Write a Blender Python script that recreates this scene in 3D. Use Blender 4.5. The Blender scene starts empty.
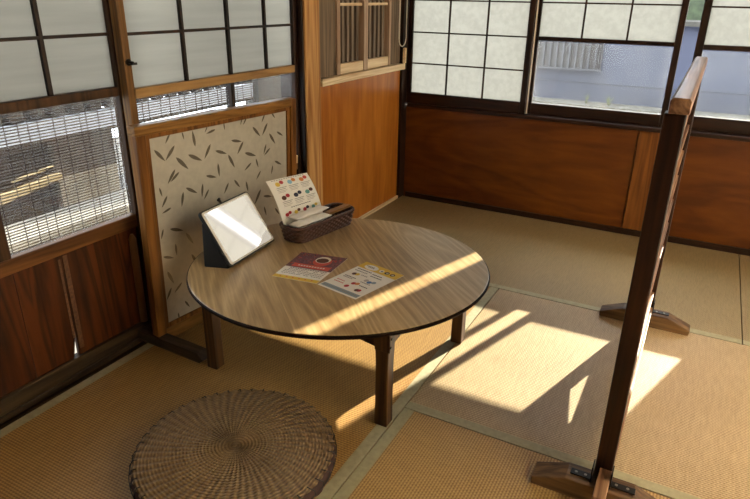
import bpy, bmesh, math, random
from mathutils import Vector, Matrix
random.seed(7)
C = bpy.context.scene.collection
sc = bpy.context.scene
PI = math.pi

# ------------------------------------------------------------------ materials
def newmat(name):
    m = bpy.data.materials.new(name); m.use_nodes = True
    nt = m.node_tree; nt.nodes.clear()
    return m, nt
def nd(nt, typ, **kw):
    n = nt.nodes.new(typ)
    for k, v in kw.items():
        if k.startswith('i_'):
            n.inputs[k[2:].replace('_', ' ')].default_value = v
        else:
            setattr(n, k, v)
    return n
def out(nt, sh):
    o = nd(nt, 'ShaderNodeOutputMaterial'); nt.links.new(sh, o.inputs['Surface'])
def ramp(nt, fac, stops):
    r = nd(nt, 'ShaderNodeValToRGB'); e = r.color_ramp.elements
    while len(e) < len(stops): e.new(0.5)
    for k, (p, c) in enumerate(stops):
        e[k].position = p; e[k].color = (*c, 1)
    nt.links.new(fac, r.inputs[0]); return r.outputs[0]
def coords(nt, scale=(1, 1, 1), rot=(0, 0, 0), kind='Object'):
    tc = nd(nt, 'ShaderNodeTexCoord'); mp = nd(nt, 'ShaderNodeMapping')
    mp.inputs['Scale'].default_value = scale; mp.inputs['Rotation'].default_value = rot
    nt.links.new(tc.outputs[kind], mp.inputs['Vector']); return mp.outputs[0]
def math_(nt, op, a, b=None):
    n = nd(nt, 'ShaderNodeMath', operation=op)
    for i, v in enumerate((a, b)):
        if v is None: continue
        if isinstance(v, (int, float)): n.inputs[i].default_value = v
        else: nt.links.new(v, n.inputs[i])
    return n.outputs[0]
def mix(nt, fac, a, b, typ='MIX'):
    n = nd(nt, 'ShaderNodeMixRGB', blend_type=typ)
    for i, v in enumerate((fac, a, b)):
        if isinstance(v, (int, float)): n.inputs[i].default_value = v
        elif isinstance(v, tuple): n.inputs[i].default_value = (*v, 1)
        else: nt.links.new(v, n.inputs[i])
    return n.outputs[0]
def S(h):  # sRGB hex to linear
    h = h.lstrip('#'); r = []
    for i in (0, 2, 4):
        c = int(h[i:i + 2], 16) / 255
        r.append(c / 12.92 if c <= .04045 else ((c + .055) / 1.055) ** 2.4)
    return tuple(r)

def plain(name, col, rough=.6, metal=0, noise=0.0, scale=30, spec=.5, coat=0):
    m, nt = newmat(name)
    b = nd(nt, 'ShaderNodeBsdfPrincipled', i_Roughness=rough, i_Metallic=metal)
    b.inputs['Specular IOR Level'].default_value = spec
    b.inputs['Coat Weight'].default_value = coat
    n = nd(nt, 'ShaderNodeTexNoise', i_Scale=scale, i_Detail=4.0)
    nt.links.new(coords(nt), n.inputs['Vector'])
    d = tuple(c * (1 - noise) for c in col); l = tuple(min(1, c * (1 + noise)) for c in col)
    nt.links.new(ramp(nt, n.outputs[0], [(.3, d), (.7, l)]), b.inputs['Base Color'])
    out(nt, b.outputs[0]); return m

def wood(name, dark, light, axis='z', fine=60, rough=.5, coat=0.0, bump=.15, stretch=.05, blot=.35, spec=.25):
    """grain runs along the axis of the object"""
    m, nt = newmat(name)
    b = nd(nt, 'ShaderNodeBsdfPrincipled', i_Roughness=rough)
    b.inputs['Coat Weight'].default_value = coat; b.inputs['Coat Roughness'].default_value = .25
    b.inputs['Specular IOR Level'].default_value = spec
    s = [1, 1, 1]; s['xyz'.index(axis)] = stretch
    v = coords(nt, tuple(s))
    n1 = nd(nt, 'ShaderNodeTexNoise', i_Scale=fine, i_Detail=5.0, i_Distortion=.6); nt.links.new(v, n1.inputs['Vector'])
    n2 = nd(nt, 'ShaderNodeTexNoise', i_Scale=fine * .13, i_Detail=3.0, i_Distortion=1.5); nt.links.new(v, n2.inputs['Vector'])
    w = math_(nt, 'FRACT', math_(nt, 'MULTIPLY', n2.outputs[0], 7.0))
    w = math_(nt, 'ABSOLUTE', math_(nt, 'SUBTRACT', w, .5))
    f = math_(nt, 'ADD', math_(nt, 'MULTIPLY', n1.outputs[0], .65), math_(nt, 'MULTIPLY', w, blot * 1.6))
    nt.links.new(ramp(nt, f, [(.28, dark), (.68, light)]), b.inputs['Base Color'])
    bp = nd(nt, 'ShaderNodeBump', i_Strength=bump, i_Distance=.002); nt.links.new(n1.outputs[0], bp.inputs['Height'])
    nt.links.new(bp.outputs[0], b.inputs['Normal'])
    out(nt, b.outputs[0]); return m

def table_wood(name):
    m, nt = newmat(name)
    b = nd(nt, 'ShaderNodeBsdfPrincipled', i_Roughness=.36)
    b.inputs['Specular IOR Level'].default_value = .7; b.inputs['Coat Weight'].default_value = .35; b.inputs['Coat Roughness'].default_value = .3
    v = coords(nt, rot=(0, 0, math.radians(42.5)))          # x' runs along the boards
    sx = nd(nt, 'ShaderNodeSeparateXYZ'); nt.links.new(v, sx.inputs[0])
    board = math_(nt, 'FLOOR', math_(nt, 'DIVIDE', math_(nt, 'ADD', sx.outputs[1], .072), .155))
    wn = nd(nt, 'ShaderNodeTexWhiteNoise', noise_dimensions='1D'); nt.links.new(board, wn.inputs['W'])
    cx = nd(nt, 'ShaderNodeCombineXYZ')
    nt.links.new(math_(nt, 'ADD', math_(nt, 'MULTIPLY', sx.outputs[0], .13), math_(nt, 'MULTIPLY', board, 3.7)), cx.inputs[0])
    nt.links.new(sx.outputs[1], cx.inputs[1]); nt.links.new(math_(nt, 'MULTIPLY', board, 1.3), cx.inputs[2])
    n = nd(nt, 'ShaderNodeTexNoise', i_Scale=6.0, i_Detail=1.2, i_Distortion=.25); nt.links.new(cx.outputs[0], n.inputs['Vector'])
    g = math_(nt, 'FRACT', math_(nt, 'MULTIPLY', n.outputs[0], 17.0))
    g = math_(nt, 'POWER', math_(nt, 'ABSOLUTE', math_(nt, 'SUBTRACT', math_(nt, 'MULTIPLY', g, 2.0), 1.0)), 1.6)
    f = nd(nt, 'ShaderNodeTexNoise', i_Scale=150.0, i_Detail=4.0)
    c2 = nd(nt, 'ShaderNodeCombineXYZ'); nt.links.new(math_(nt, 'MULTIPLY', sx.outputs[0], .06), c2.inputs[0]); nt.links.new(sx.outputs[1], c2.inputs[1])
    nt.links.new(c2.outputs[0], f.inputs['Vector'])
    t = math_(nt, 'ADD', math_(nt, 'MULTIPLY', g, .24), math_(nt, 'MULTIPLY', f.outputs[0], .55))
    t = math_(nt, 'ADD', t, math_(nt, 'MULTIPLY', wn.outputs[0], .22))
    col = ramp(nt, t, [(.2, S('#8a6d43')), (.5, S('#b49768')), (.85, S('#d2b98c'))])
    nt.links.new(col, b.inputs['Base Color'])
    bp = nd(nt, 'ShaderNodeBump', i_Strength=.25, i_Distance=.0015); nt.links.new(f.outputs[0], bp.inputs['Height'])
    nt.links.new(bp.outputs[0], b.inputs['Normal'])
    out(nt, b.outputs[0]); return m

def tatami(name, c_dark, c_light, along='x', pitch=.0078):
    """rush weave: ridges of small dashes"""
    m, nt = newmat(name)
    b = nd(nt, 'ShaderNodeBsdfPrincipled', i_Roughness=.5)
    b.inputs['Specular IOR Level'].default_value = .35
    sx = nd(nt, 'ShaderNodeSeparateXYZ'); nt.links.new(coords(nt), sx.inputs[0])
    a, c = (sx.outputs[0], sx.outputs[1]) if along == 'x' else (sx.outputs[1], sx.outputs[0])
    k = 2 * PI / pitch
    r1 = math_(nt, 'SINE', math_(nt, 'MULTIPLY', c, k))
    row = math_(nt, 'FLOOR', math_(nt, 'DIVIDE', c, pitch))
    d1 = math_(nt, 'SINE', math_(nt, 'ADD', math_(nt, 'MULTIPLY', a, k * .8), math_(nt, 'MULTIPLY', row, PI)))
    h = math_(nt, 'ADD', math_(nt, 'MULTIPLY', r1, .32), math_(nt, 'MULTIPLY', d1, .16))
    n = nd(nt, 'ShaderNodeTexNoise', i_Scale=260.0, i_Detail=2.0)
    s = (.08, 1, 1) if along == 'y' else (1, .08, 1)
    nt.links.new(coords(nt, s), n.inputs['Vector'])
    n2 = nd(nt, 'ShaderNodeTexNoise', i_Scale=3.0, i_Detail=3.0); nt.links.new(coords(nt), n2.inputs['Vector'])
    t = math_(nt, 'ADD', math_(nt, 'ADD', math_(nt, 'MULTIPLY', h, .8), math_(nt, 'MULTIPLY', n.outputs[0], .55)), math_(nt, 'MULTIPLY', n2.outputs[0], .35))
    nt.links.new(ramp(nt, t, [(.0, c_dark), (.85, c_light)]), b.inputs['Base Color'])
    bp = nd(nt, 'ShaderNodeBump', i_Strength=.4, i_Distance=.002); nt.links.new(h, bp.inputs['Height'])
    nt.links.new(bp.outputs[0], b.inputs['Normal'])
    out(nt, b.outputs[0]); return m

def frosted(name, col, trans=.8, streak=False, rough=.35):
    m, nt = newmat(name)
    n = nd(nt, 'ShaderNodeTexNoise', i_Scale=45.0, i_Detail=5.0)
    nt.links.new(coords(nt, (1, .06, 1) if streak else (1, 1, 1)), n.inputs['Vector'])
    d = tuple(c * .9 for c in col)
    cc = ramp(nt, n.outputs[0], [(.35, d), (.65, col)])
    tr = nd(nt, 'ShaderNodeBsdfTranslucent'); nt.links.new(cc, tr.inputs['Color'])
    pr = nd(nt, 'ShaderNodeBsdfPrincipled', i_Roughness=rough); nt.links.new(cc, pr.inputs['Base Color'])
    mx = nd(nt, 'ShaderNodeMixShader', i_Fac=trans)
    nt.links.new(pr.outputs[0], mx.inputs[1]); nt.links.new(tr.outputs[0], mx.inputs[2])
    out(nt, mx.outputs[0]); return m

def clear_glass(name, dust=.1, gloss=.05):
    """window glass with a film of dust, thicker along its edges"""
    m, nt = newmat(name)
    tp = nd(nt, 'ShaderNodeBsdfTransparent'); tp.inputs[0].default_value = (.95, .97, .96, 1)
    gl = nd(nt, 'ShaderNodeBsdfGlossy', i_Roughness=.03)
    m1 = nd(nt, 'ShaderNodeMixShader', i_Fac=gloss)
    nt.links.new(tp.outputs[0], m1.inputs[1]); nt.links.new(gl.outputs[0], m1.inputs[2])
    tl = nd(nt, 'ShaderNodeBsdfTranslucent'); tl.inputs[0].default_value = (.9, .9, .88, 1)
    n = nd(nt, 'ShaderNodeTexNoise', i_Scale=9.0, i_Detail=6.0, i_Roughness=.65); nt.links.new(coords(nt), n.inputs['Vector'])
    g = nd(nt, 'ShaderNodeSeparateXYZ'); nt.links.new(coords(nt, kind='Generated'), g.inputs[0])
    def edge(o, w):
        e = math_(nt, 'MULTIPLY', math_(nt, 'ABSOLUTE', math_(nt, 'SUBTRACT', o, .5)), 2.0)
        return math_(nt, 'POWER', e, w)
    ed = math_(nt, 'MAXIMUM', edge(g.outputs[0], 22.0), edge(g.outputs[2], 14.0))
    f = math_(nt, 'MULTIPLY', math_(nt, 'ADD', math_(nt, 'MULTIPLY', n.outputs[0], 1.6), math_(nt, 'MULTIPLY', ed, 1.4)), dust)
    m2 = nd(nt, 'ShaderNodeMixShader'); nt.links.new(f, m2.inputs[0])
    nt.links.new(m1.outputs[0], m2.inputs[1]); nt.links.new(tl.outputs[0], m2.inputs[2])
    out(nt, m2.outputs[0]); return m

def cushion_weave(name):
    m, nt = newmat(name)
    b = nd(nt, 'ShaderNodeBsdfPrincipled', i_Roughness=.6)
    sx = nd(nt, 'ShaderNodeSeparateXYZ'); nt.links.new(coords(nt), sx.inputs[0])
    r = math_(nt, 'SQRT', math_(nt, 'ADD', math_(nt, 'POWER', sx.outputs[0], 2.0), math_(nt, 'POWER', sx.outputs[1], 2.0)))
    th = math_(nt, 'ARCTAN2', sx.outputs[1], sx.outputs[0])
    ring = math_(nt, 'SINE', math_(nt, 'ADD', math_(nt, 'MULTIPLY', r, 2 * PI / .0085), th))
    sp = math_(nt, 'SINE', math_(nt, 'ADD', math_(nt, 'MULTIPLY', th, 60.0), math_(nt, 'MULTIPLY', r, 60.0)))
    h = math_(nt, 'ADD', math_(nt, 'MULTIPLY', ring, .5), math_(nt, 'MULTIPLY', sp, .45))
    n = nd(nt, 'ShaderNodeTexNoise', i_Scale=140.0, i_Detail=3.0); nt.links.new(coords(nt), n.inputs['Vector'])
    t = math_(nt, 'ADD', math_(nt, 'MULTIPLY', h, .30), n.outputs[0])
    nt.links.new(ramp(nt, t, [(-.0, S('#46321b')), (.5, S('#785b35')), (1.0, S('#a2855a'))]), b.inputs['Base Color'])
    bp = nd(nt, 'ShaderNodeBump', i_Strength=.8, i_Distance=.004); nt.links.new(h, bp.inputs['Height'])
    nt.links.new(bp.outputs[0], b.inputs['Normal'])
    out(nt, b.outputs[0]); return m

M = {}
M['sash'] = wood('dark_sash_wood', S('#140a05'), S('#2e190c'), 'z', rough=.45)
M['sash_x'] = wood('dark_sash_wood_level', S('#160b06'), S('#331c0e'), 'x', rough=.45)
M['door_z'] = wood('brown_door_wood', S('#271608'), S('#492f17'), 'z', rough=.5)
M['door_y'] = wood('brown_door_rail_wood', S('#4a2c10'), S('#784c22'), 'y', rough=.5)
M['stile_lit'] = wood('lit_orange_stile_wood', S('#553816'), S('#845e2e'), 'z', rough=.5)  # door wood lightened to paint in the light on this stile
M['rail_lit'] = wood('lit_tan_rail_wood', S('#7a5830'), S('#ab8654'), 'y', rough=.5)  # rail wood lightened to paint in the light it catches
M['muntin'] = wood('dark_muntin_wood', S('#140b06'), S('#2c1a0e'), 'z', rough=.5)
M['muntin_y'] = wood('dark_muntin_wood_level', S('#1c110a'), S('#3c2616'), 'y', rough=.5)
M['door_panel'] = wood('worn_cedar_board', S('#281105'), S('#54290c'), 'z', fine=38, rough=.42, blot=.5, stretch=.12)
M['threshold'] = wood('blackened_threshold_wood', S('#20170d'), S('#4e3c26'), 'y', rough=.5)
M['pillar'] = wood('pale_pillar_wood', S('#8a5a2a'), S('#c99a5e'), 'z', fine=45, rough=.55, stretch=.04)
M['plywood'] = wood('orange_varnished_plywood', S('#92541a'), S('#b8762e'), 'z', fine=22, rough=.33, coat=.3, blot=.2, bump=.03, stretch=.15)
M['plywood_x'] = wood('red_brown_varnished_plywood', S('#4e2407'), S('#6c3b0e'), 'x', fine=20, rough=.4, coat=.2, blot=.25, bump=.03, stretch=.2)
M['batten'] = wood('brown_batten_wood', S('#5a320f'), S('#7e4c1c'), 'z', rough=.5)
M['ledge'] = wood('pale_ledge_wood', S('#b59874'), S('#e4d0ac'), 'y', rough=.5)
M['grey_board'] = wood('weathered_grey_board', S('#4d3f31'), S('#7d6a55'), 'z', rough=.7)
M['pink_wood'] = wood('pale_pink_wood', S('#8c6f58'), S('#b59c86'), 'z', rough=.6)
M['lattice'] = wood('grey_brown_lattice_wood', S('#55483c'), S('#857463'), 'z', rough=.7)
M['black'] = plain('blackened_backing', S('#0c0907'), .8)
M['table'] = table_wood('oiled_table_top')
M['table_edge'] = wood('dark_table_edge', S('#140b06'), S('#2a180c'), 'x', rough=.65, spec=.08)
M['table_leg'] = wood('dark_brown_leg_wood', S('#2a190c'), S('#5c3e21'), 'z', rough=.42)
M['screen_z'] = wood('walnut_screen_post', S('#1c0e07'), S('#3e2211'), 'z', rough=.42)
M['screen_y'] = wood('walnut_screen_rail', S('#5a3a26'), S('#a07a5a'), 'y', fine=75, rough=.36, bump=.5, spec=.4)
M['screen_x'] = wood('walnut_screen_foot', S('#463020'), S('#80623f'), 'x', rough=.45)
M['part_z'] = wood('chestnut_partition_wood', S('#5a3613'), S('#90602c'), 'z', rough=.42)
M['part_y'] = wood('chestnut_partition_rail', S('#664518'), S('#9a6e3a'), 'y', rough=.42)
M['foot_grey'] = wood('grey_brown_foot_wood', S('#2c2016'), S('#534433'), 'x', rough=.5)
M['mat_warm'] = tatami('golden_rush_weave', S('#6e4f24'), S('#b48c50'), 'x')
M['mat_warm2'] = tatami('golden_rush_weave_level', S('#7d5e34'), S('#c29e66'), 'y')
M['mat_pale'] = tatami('sand_rush_weave', S('#846c4a'), S('#c8ae86'), 'x')
M['mat_dull'] = tatami('dull_rush_weave', S('#6e5c3c'), S('#a58f66'), 'x')
M['heri'] = plain('grey_green_cloth_binding', S('#a09878'), .7, noise=.12, scale=80)
M['frost_warm'] = frosted('frosted_glass_warm', (.345, .352, .34), .85)
M['frost_open'] = frosted('frosted_glass_fill_light', (.92, .84, .70), .95)  # very translucent, only for the added fill windows on the right
M['frost_grey'] = frosted('frosted_glass_streaked', (.43, .42, .375), .85, streak=True)
M['glass'] = clear_glass('dusty_window_glass', .014)
M['glass_door'] = clear_glass('door_glass', .009, .03)
M['part_glass'] = frosted('satin_partition_glass', S('#c8c0b0'), .3, rough=.22)
M['leaf_glass'] = plain('etched_leaf_glass', S('#6a6255'), .15, spec=.8)
M['plaster'] = plain('ochre_plaster', S('#c4b295'), .9, noise=.08)
M['ceiling'] = wood('ceiling_board_wood', S('#5a4024'), S('#8a683f'), 'y', rough=.6)
M['cushion'] = cushion_weave('twined_rush_cushion')
M['cush_edge'] = plain('maroon_brown_cloth', S('#3c221b'), .8, noise=.25, scale=60)
M['thread'] = plain('black_thread', S('#120b09'), .7)
M['iron'] = plain('blackened_iron', S('#2a2724'), .42, metal=.8, noise=.2)
M['screw'] = plain('dull_steel_screw', S('#8a857c'), .35, metal=.9)
M['wicker'] = plain('dark_brown_wicker', S('#4a2c1c'), .38, noise=.4, scale=120)
M['case'] = plain('black_case', S('#0b0a0a'), .55)
M['bezel'] = plain('white_bezel', S('#d8d4cc'), .35)
M['paper'] = plain('white_paper', S('#f2efe6'), .45)
M['packet'] = plain('white_film_packet', S('#f8f6f0'), .3, noise=.04)
M['stick'] = wood('brown_wood_block', S('#6e4a26'), S('#a87c48'), 'y', rough=.5)
M['tape'] = plain('old_paper_tape', S('#5a3a20'), .7, noise=.35, scale=120)
M['pale_batten'] = plain('tan_rounded_batten', S('#84592e'), .5, noise=.1)
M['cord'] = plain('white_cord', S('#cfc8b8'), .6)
M['metal'] = plain('pale_aluminium', S('#c9c6c0'), .35, metal=.6)
M['reed'] = wood('reed_brown', S('#2e2118'), S('#584636'), 'y', rough=.7)
M['reedcord'] = plain('blind_thread', S('#33261f'), .8)
M['house'] = plain('blue_grey_render', S('#3f4454'), .85, noise=.04, scale=6)
M['grille'] = plain('grey_grille_bar', S('#3a3c44'), .6)
M['pane_dark'] = plain('grey_window_pane', S('#2c2e35'), .3)
M['concrete'] = plain('mottled_concrete', S('#45443e'), .9, noise=.5, scale=9)
M['hedge'] = plain('dark_green_leaves', S('#34402a'), .7, noise=.4, scale=20)
M['weed'] = plain('weed_green', S('#4a5032'), .7, noise=.2)
M['ground'] = plain('grey_ground', S('#3c3833'), .9, noise=.15, scale=4)
M['shedwall'] = wood('grey_shed_boards', S('#5c554c'), S('#7c7369'), 'y', rough=.8)
M['shedfence'] = wood('dark_fence_boards', S('#1c1814'), S('#332c25'), 'z', rough=.8)
M['fascia'] = plain('white_painted_board', S('#8a8e98'), .6, noise=.06, scale=20)
M['tile'] = plain('grey_roof_tile', S('#2a2724'), .6, noise=.15)
M['plank'] = wood('new_tan_plank', S('#8a7a5a'), S('#a89878'), 'y', rough=.6)
M['meter'] = plain('stained_grey_panel', S('#7d766a'), .7, noise=.3, scale=7)
M['palewood'] = wood('bleached_planks', S('#7a746a'), S('#a29c92'), 'y', fine=12, rough=.8)
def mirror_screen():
    m, nt = newmat('mirror_display_added_glow')
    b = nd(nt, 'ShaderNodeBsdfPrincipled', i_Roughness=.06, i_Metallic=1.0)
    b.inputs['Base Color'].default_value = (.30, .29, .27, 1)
    b.inputs['Emission Color'].default_value = (1.0, .90, .74, 1); b.inputs['Emission Strength'].default_value = .175  # emission adds the cream window glow on top of the real mirror reflection
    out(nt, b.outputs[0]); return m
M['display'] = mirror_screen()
for k, h in dict(yellow='#e2c14e', coral='#d0574a', purple='#6e4a55', purple2='#94707a', brown='#5a3420', ink='#3a3a40',
                 blueg='#8fa3b0', blue='#4f78b0', red='#b8323a', orange='#d98a4a', teal='#5f9a92', navy='#22243a',
                 grey='#8e8a86', lightgrey='#bdb8b0', sky='#8fc0d8', white='#efece2').items():
    M['ink_' + k] = plain('printed_' + k, S(h), .5)

# ------------------------------------------------------------------ mesh builder
class MB:
    def __init__(s): s.v = []; s.f = []; s.m = []
    def add(s, vs, fs, mi=0, X=None):
        o = len(s.v)
        for p in vs:
            p = Vector(p); s.v.append(X @ p if X else p)
        for f in fs: s.f.append([o + i for i in f]); s.m.append(mi)
        return s
    def box(s, a, b, mi=0, X=None):
        (x0, y0, z0), (x1, y1, z1) = a, b
        return s.add([(x0, y0, z0), (x1, y0, z0), (x1, y1, z0), (x0, y1, z0), (x0, y0, z1), (x1, y0, z1), (x1, y1, z1), (x0, y1, z1)],
                     [(0, 3, 2, 1), (4, 5, 6, 7), (0, 1, 5, 4), (1, 2, 6, 5), (2, 3, 7, 6), (3, 0, 4, 7)], mi, X)
    def prism(s, poly, plane, d0, d1, mi=0, X=None):
        """polygon in a plane ('xz','yz','xy') extruded along the remaining axis"""
        def P(a, b, d):
            return {'xz': (a, d, b), 'yz': (d, a, b), 'xy': (a, b, d)}[plane]
        n = len(poly)
        vs = [P(a, b, d0) for a, b in poly] + [P(a, b, d1) for a, b in poly]
        fs = [tuple(range(n))[::-1], tuple(range(n, 2 * n))] + [(i, (i + 1) % n, n + (i + 1) % n, n + i) for i in range(n)]
        return s.add(vs, fs, mi, X)
    def tube(s, path, r, n=8, mi=0, X=None, closed=False):
        path = [Vector(p) for p in path]; k = len(path); vs = []; fs = []
        up = Vector((0, 0, 1))
        for i, p in enumerate(path):
            if closed: t = path[(i + 1) % k] - path[i - 1]
            else: t = path[min(i + 1, k - 1)] - path[max(i - 1, 0)]
            t.normalize(); a = t.cross(up if abs(t.z) < .95 else Vector((1, 0, 0))); a.normalize(); b = t.cross(a)
            rr = r[i] if isinstance(r, (list, tuple)) else r
            for j in range(n):
                q = 2 * PI * j / n; vs.append(p + a * (rr * math.cos(q)) + b * (rr * math.sin(q)))
        for i in range(k if closed else k - 1):
            for j in range(n):
                i2 = (i + 1) % k
                fs.append((i * n + j, i * n + (j + 1) % n, i2 * n + (j + 1) % n, i2 * n + j))
        if not closed:
            fs.append(tuple(range(n))[::-1]); fs.append(tuple((k - 1) * n + j for j in range(n)))
        return s.add(vs, fs, mi, X)
    def lathe(s, prof, n=96, mi=0, X=None):
        vs = []; fs = []
        for r, z in prof:
            for j in range(n):
                q = 2 * PI * j / n; vs.append((r * math.cos(q), r * math.sin(q), z))
        for i in range(len(prof) - 1):
            for j in range(n):
                fs.append((i * n + j, i * n + (j + 1) % n, (i + 1) * n + (j + 1) % n, (i + 1) * n + j))
        fs.append(tuple(range(n))[::-1]); fs.append(tuple((len(prof) - 1) * n + j for j in range(n)))
        return s.add(vs, fs, mi, X)
    def grid(s, fn, nu, nv, mi=0, X=None):
        vs = [fn(i / nu, j / nv) for j in range(nv + 1) for i in range(nu + 1)]
        fs = [(j * (nu + 1) + i, j * (nu + 1) + i + 1, (j + 1) * (nu + 1) + i + 1, (j + 1) * (nu + 1) + i) for j in range(nv) for i in range(nu)]
        return s.add(vs, fs, mi, X)
    def build(s, name, mats, parent=None, bevel=0, smooth=False, loc=None, label=None, seg=2, fix=True):
        me = bpy.data.meshes.new(name)
        L = Vector(loc) if loc is not None else Vector((0, 0, 0))
        me.from_pydata([tuple(p - L) for p in s.v], [], s.f)
        if not isinstance(mats, (list, tuple)): mats = [mats]
        for m in mats: me.materials.append(m)
        for p, i in zip(me.polygons, s.m): p.material_index = i; p.use_smooth = smooth
        if fix:
            bm = bmesh.new(); bm.from_mesh(me); bmesh.ops.recalc_face_normals(bm, faces=bm.faces); bm.to_mesh(me); bm.free()
        o = bpy.data.objects.new(name, me); C.objects.link(o)
        if parent is not None: o.parent = parent
        if loc is not None: o.location = L
        if bevel:
            md = o.modifiers.new('edge', 'BEVEL'); md.width = bevel; md.segments = seg; md.limit_method = 'ANGLE'; md.angle_limit = math.radians(40)
        if label: o['label'] = label
        return o
def tag(o, label, cat, group=None, kind=None):
    o['label'] = label; o['category'] = cat
    if group: o['group'] = group
    if kind: o['kind'] = kind
    return o
def thing(name, label, cat, loc=(0, 0, 0), rz=0, group=None, kind=None):
    o = bpy.data.objects.new(name, None); C.objects.link(o); o.empty_display_size = .05
    o.location = loc; o.rotation_euler = (0, 0, rz)
    return tag(o, label, cat, group, kind)
def B(a, b): return MB().box(a, b)
def struct(name, mb, mat, label, cat, bevel=0, loc=None):
    return tag(mb.build(name, mat, bevel=bevel, loc=loc), label, cat, kind='structure')

# ------------------------------------------------------------------ room shell
struct('floor', B((-.16, -4.2, -.12), (2.78, .03, -.056)), M['black'], 'dark boarded subfloor beneath the tatami mats', 'floor')
struct('ceiling', B((-.16, -4.25, 2.36), (2.85, .1, 2.42)), M['ceiling'], 'boarded ceiling over the tatami room', 'ceiling')

# tatami mats: z 0 is the mat surface
def mat(x0, x1, y0, y1, m, label, bind):
    t = thing('tatami_mat', label, 'tatami mat', ((x0 + x1) / 2, (y0 + y1) / 2, -.0554), group='tatami mats on the floor')
    hx, hy = (x1 - x0) / 2 - .0015, (y1 - y0) / 2 - .0015; w = .033
    MB().box((-hx, -hy, 0), (hx, hy, .055)).build('weave', m, t, bevel=.002)
    for e in bind:
        mb = MB()
        if e == 'W': mb.box((-hx, -hy, .05), (-hx + w, hy, .0553))
        if e == 'E': mb.box((hx - w, -hy, .05), (hx, hy, .0553))
        if e == 'S': mb.box((-hx, -hy, .05), (hx, -hy + w, .0553))
        if e == 'N': mb.box((-hx, hy - w, .05), (hx, hy, .0553))
        mb.build('cloth_binding', M['heri'], t, bevel=.001)
    return t
mat(-.018, .912, -2.77, -.947, M['mat_warm'], 'golden brown tatami mat under the round table and rush cushion', 'WE')
mat(.912, 2.728, -1.857, -.947, M['mat_pale'], 'sand coloured tatami mat carrying the sunlit patches between both feet of the tall screen', 'S')
mat(.912, 1.83, -3.68, -1.857, M['mat_warm2'], 'golden tatami mat in the foreground between cushion and tall screen', 'WE')
mat(-.018, 1.802, -.947, -.002, M['mat_dull'], 'dull beige tatami mat along the foot of the back wall', 'S')
mat(1.802, 2.728, -.947, -.002, M['mat_dull'], 'short dull tatami mat at far right below the windows', 'S')
mat(1.83, 2.728, -3.68, -1.857, M['mat_warm2'], 'tatami mat at the near right outside corner of the room', 'WE')
mat(-.018, .912, -4.2, -2.77, M['mat_warm'], 'tatami mat nearest the left doors behind the viewer', 'WE')

# back wall ----------------------------------------------------------------
wb = thing('wall_back', 'red brown varnished plywood wall below the back windows', 'wall', (0, .0, 0), kind='structure')
MB().box((0, 0, -.05), (1.262, .05, .54)).box((1.385, 0, -.05), (2.73, .05, .54)).box((1.262, .01, -.05), (1.385, .05, .54)).build('lower_panel', M['plywood_x'], wb)
MB().box((1.265, -.008, .03), (1.382, .01, .535)).build('batten', M['batten'], wb, bevel=.002, label='brown vertical board between the two plywood panels')
MB().box((0, 0, 1.8), (2.73, .05, 2.36)).build('upper_panel', M['plaster'], wb)
struct('baseboard_back', B((.03, -.014, 0), (2.728, .0, .03)), M['sash_x'], 'dark narrow baseboard along the back wall', 'baseboard', .002)
struct('trim_1', MB().box((.03, -.03, .536), (2.728, .07, .556)), M['sash_x'], 'dark sill rail under the back windows', 'window sill', .002)
struct('trim_2', B((.03, -.03, 1.765), (2.728, .07, 1.82)), M['sash_x'], 'dark lintel over the back windows', 'lintel', .002)
struct('trim_3', B((-.05, -.072, 0), (.014, .05, 2.36)), M['sash'], 'dark corner post between orange panel and back windows', 'post', .003)
struct('trim_4', B((2.70, -.03, 0), (2.73, .05, 2.36)), M['sash'], 'dark post in the right corner of the back wall', 'post', .003)

def back_sash(name, x0, x1, g0, g1, y0, zs, label, clear):
    """zs: bottom of frame, glass bottom, (mid rail lo, hi)"""
    t = thing(name, label, 'window', (x0, y0, zs[0]), kind='structure')
    def L(a, b): return (a[0] - x0, a[1], a[2] - zs[0]), (b[0] - x0, b[1], b[2] - zs[0])
    d = .028; top = 1.765
    for a, b in ((x0, g0), (g1, x1)): MB().box(*L((a, 0, zs[0]), (b, d, top))).build('stile', M['sash'], t, bevel=.002)
    MB().box(*L((g0, 0, zs[0]), (g1, d, zs[1]))).build('bottom_rail', M['sash_x'], t, bevel=.002)
    MB().box(*L((g0, 0, top - .035), (g1, d, top))).build('top_rail', M['sash_x'], t, bevel=.002)
    lo = zs[1]
    if clear:
        MB().box(*L((g0, .002, zs[2]), (g1, d - .002, zs[3]))).build('middle_rail', M['sash_x'], t, bevel=.002)
        MB().box(*L((g0, .012, zs[1]), (g1, .0145, zs[2]))).build('clear_pane', M['glass'], t, label='dusty clear lower pane')
        lo = zs[3]
    MB().box(*L((g0, .012, lo), (g1, .015, top - .035))).build('frosted_pane', M['frost_warm'], t, label='frosted glass lit by the sun')
    w = (g1 - g0) / 3; mv = MB(); mh = MB()
    for k in (1, 2): mv.box(*L((g0 + w * k - .004, .003, lo), (g0 + w * k + .004, .012, top - .035)))
    z = lo + .158
    while z < top - .06: mh.box(*L((g0, .004, z - .0035), (g1, .0115, z + .0035))); z += .162
    mv.build('upright_muntin', M['sash'], t); mh.build('level_muntin', M['sash_x'], t)
    return t
back_sash('window_1', .016, .697, .041, .668, -.012, (.556, .616), 'leftmost back window with frosted lattice right down to the sill', False)
struct('trim_11', B((-.3, .08, 1.84), (3.0, .5, 1.9)), M['sash_x'], 'unseen dark eave boards added above the back windows to block sky', 'eave')  # unseen eave added to keep bright sky out of the tablet reflection
s2 = back_sash('window_2', .692, 1.370, .719, 1.342, .022, (.556, .612, .921, .940), 'middle back window with frosted lattice over a wide clear pane', True)
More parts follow.
